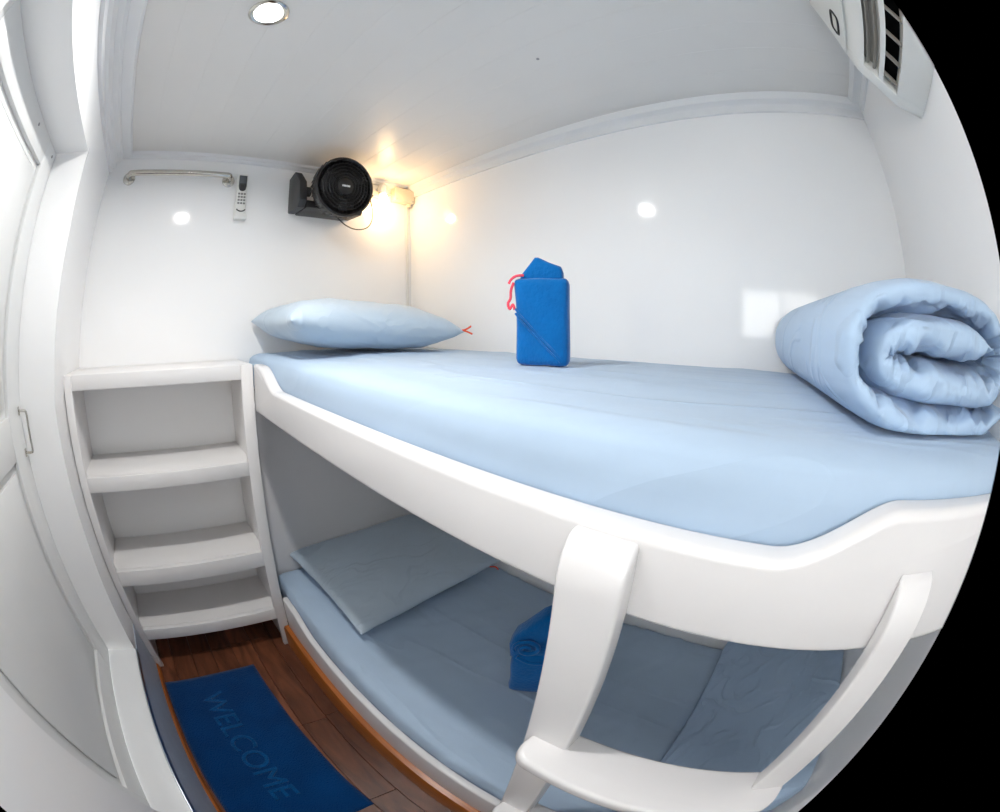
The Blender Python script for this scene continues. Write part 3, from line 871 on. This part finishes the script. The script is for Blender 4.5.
# ------------------------------------------------------------------ remote control
rc = empty('remote_control', (0.0, 0.595, 1.60), 'white air conditioner remote control in its wall holder', 'remote control')
box('holder', 0.001, 0.010, 0.571, 0.617, 1.596, 1.66, 'plastic', rc, 0.003)
box('holder_lip', 0.010, 0.028, 0.571, 0.617, 1.596, 1.616, 'plastic', rc, 0.003)
box('body', 0.010, 0.026, 0.573, 0.613, 1.612, 1.772, 'plastic', rc, 0.006, 3)
box('display', 0.025, 0.0275, 0.578, 0.608, 1.718, 1.764, 'darkgrey', rc, 0.001)
box('screen', 0.0268, 0.0282, 0.581, 0.605, 1.732, 1.760, 'lcd', rc, 0.0005)
lathe('main_button', [(0, 0.0285), (0.012, 0.0285), (0.014, 0.026), (0.014, 0.02)], (0, 0.593, 1.716), (1, 0, 0), 'darkgrey', rc, 24)
for r_ in range(4):
    for c_ in range(3):
        box('button', 0.025, 0.0278, 0.5785 + 0.0105 * c_, 0.5865 + 0.0105 * c_, 1.688 - 0.012 * r_, 1.695 - 0.012 * r_, 'btn', rc, 0.001)
tube('curve_mark', [(0.0262, 0.593 + 0.017 * math.sin(t), 1.637 - 0.012 * math.cos(t)) for t in [(-1.2 + 2.4 * k / 12) for k in range(13)]], 0.0025, 'darkgrey', rc, 6)

# ------------------------------------------------------------------ air conditioner
ac = empty('air_conditioner', (1.86, 0.5, 1.59), 'white air conditioner high on the right wall with open louvres', 'air conditioner')
AY0, AY1 = 0.14, 0.935
full = [(L - 0.001, 1.834), (1.772, 1.834), (1.764, 1.826), (1.768, 1.70), (1.776, 1.664), (1.79, 1.648), (1.85, 1.604), (1.87, 1.597), (L - 0.001, 1.590)]
def sl(t, d=0.0):                 # along the sloping underside, d = depth into it
    x = 1.782 + (1.858 - 1.782) * t; z = 1.657 + (1.600 - 1.657) * t
    n_ = Vector((0.6, 0.8)).normalized()
    return (x + n_.x * d, z + n_.y * d)
groove = [(L - 0.001, 1.834), (1.772, 1.834), (1.764, 1.826), (1.768, 1.70), (1.776, 1.664), sl(0.06), sl(0.06, 0.035), sl(0.44, 0.03), sl(0.44), sl(0.56), sl(0.56, 0.028), sl(0.94, 0.024), sl(0.94), (1.87, 1.597), (L - 0.001, 1.590)]
prism('end_cap', full, 'y', AY1 - 0.035, AY1, 'plastic', ac, 0.004, 2)
prism('end_cap', full, 'y', AY0, AY0 + 0.035, 'plastic', ac, 0.004, 2)
prism('body', groove, 'y', AY0 + 0.035, AY1 - 0.035, 'plastic', ac)
box('front_panel', 1.7595, 1.7655, AY0 + 0.01, AY1 - 0.012, 1.69, 1.824, 'plastic', ac, 0.003)
def slot_liner(t0, t1, d, m):
    a, b = sl(t0 + 0.01, d - 0.003), sl(t1 - 0.01, d - 0.006)
    prism('outlet_lining', [a, b, (b[0] + 0.001, b[1] + 0.002), (a[0] + 0.001, a[1] + 0.002)], 'y', AY0 + 0.037, AY1 - 0.037, m, ac)
slot_liner(0.06, 0.44, 0.035, 'acgrey'); slot_liner(0.56, 0.94, 0.028, 'void')
for t_, d_ in ((0.16, 0.012), (0.33, 0.010)):
    a, b = sl(t_ - 0.03, d_), sl(t_ + 0.05, d_ + 0.010)
    prism('vane', [a, b, (b[0] + 0.0015, b[1] - 0.0015), (a[0] + 0.0015, a[1] - 0.0015)], 'y', AY0 + 0.04, AY1 - 0.04, 'acgrey', ac)
for k in range(11):
    yy = AY1 - 0.06 - 0.062 * k
    a, b = sl(0.575, 0.008), sl(0.925, 0.008)
    prism('divider', [sl(0.57, 0.002), sl(0.93, 0.002), sl(0.93, 0.014), sl(0.57, 0.014)], 'y', yy - 0.0025, yy + 0.0025, 'acgrey', ac)
bm = bmesh.new()
yc_, zc_ = 0.868, 1.722
ring = []
for k in range(28):
    t = 2 * math.pi * k / 28
    ring.append((1.7592, yc_ + 0.026 * math.copysign(abs(math.cos(t)) ** 0.5, math.cos(t)), zc_ + 0.012 * math.copysign(abs(math.sin(t)) ** 0.5, math.sin(t))))
add_tube(bm, ring, 0.0036, 6, True)
from_bm('display_ring', bm, 'black', ac, smooth=True)
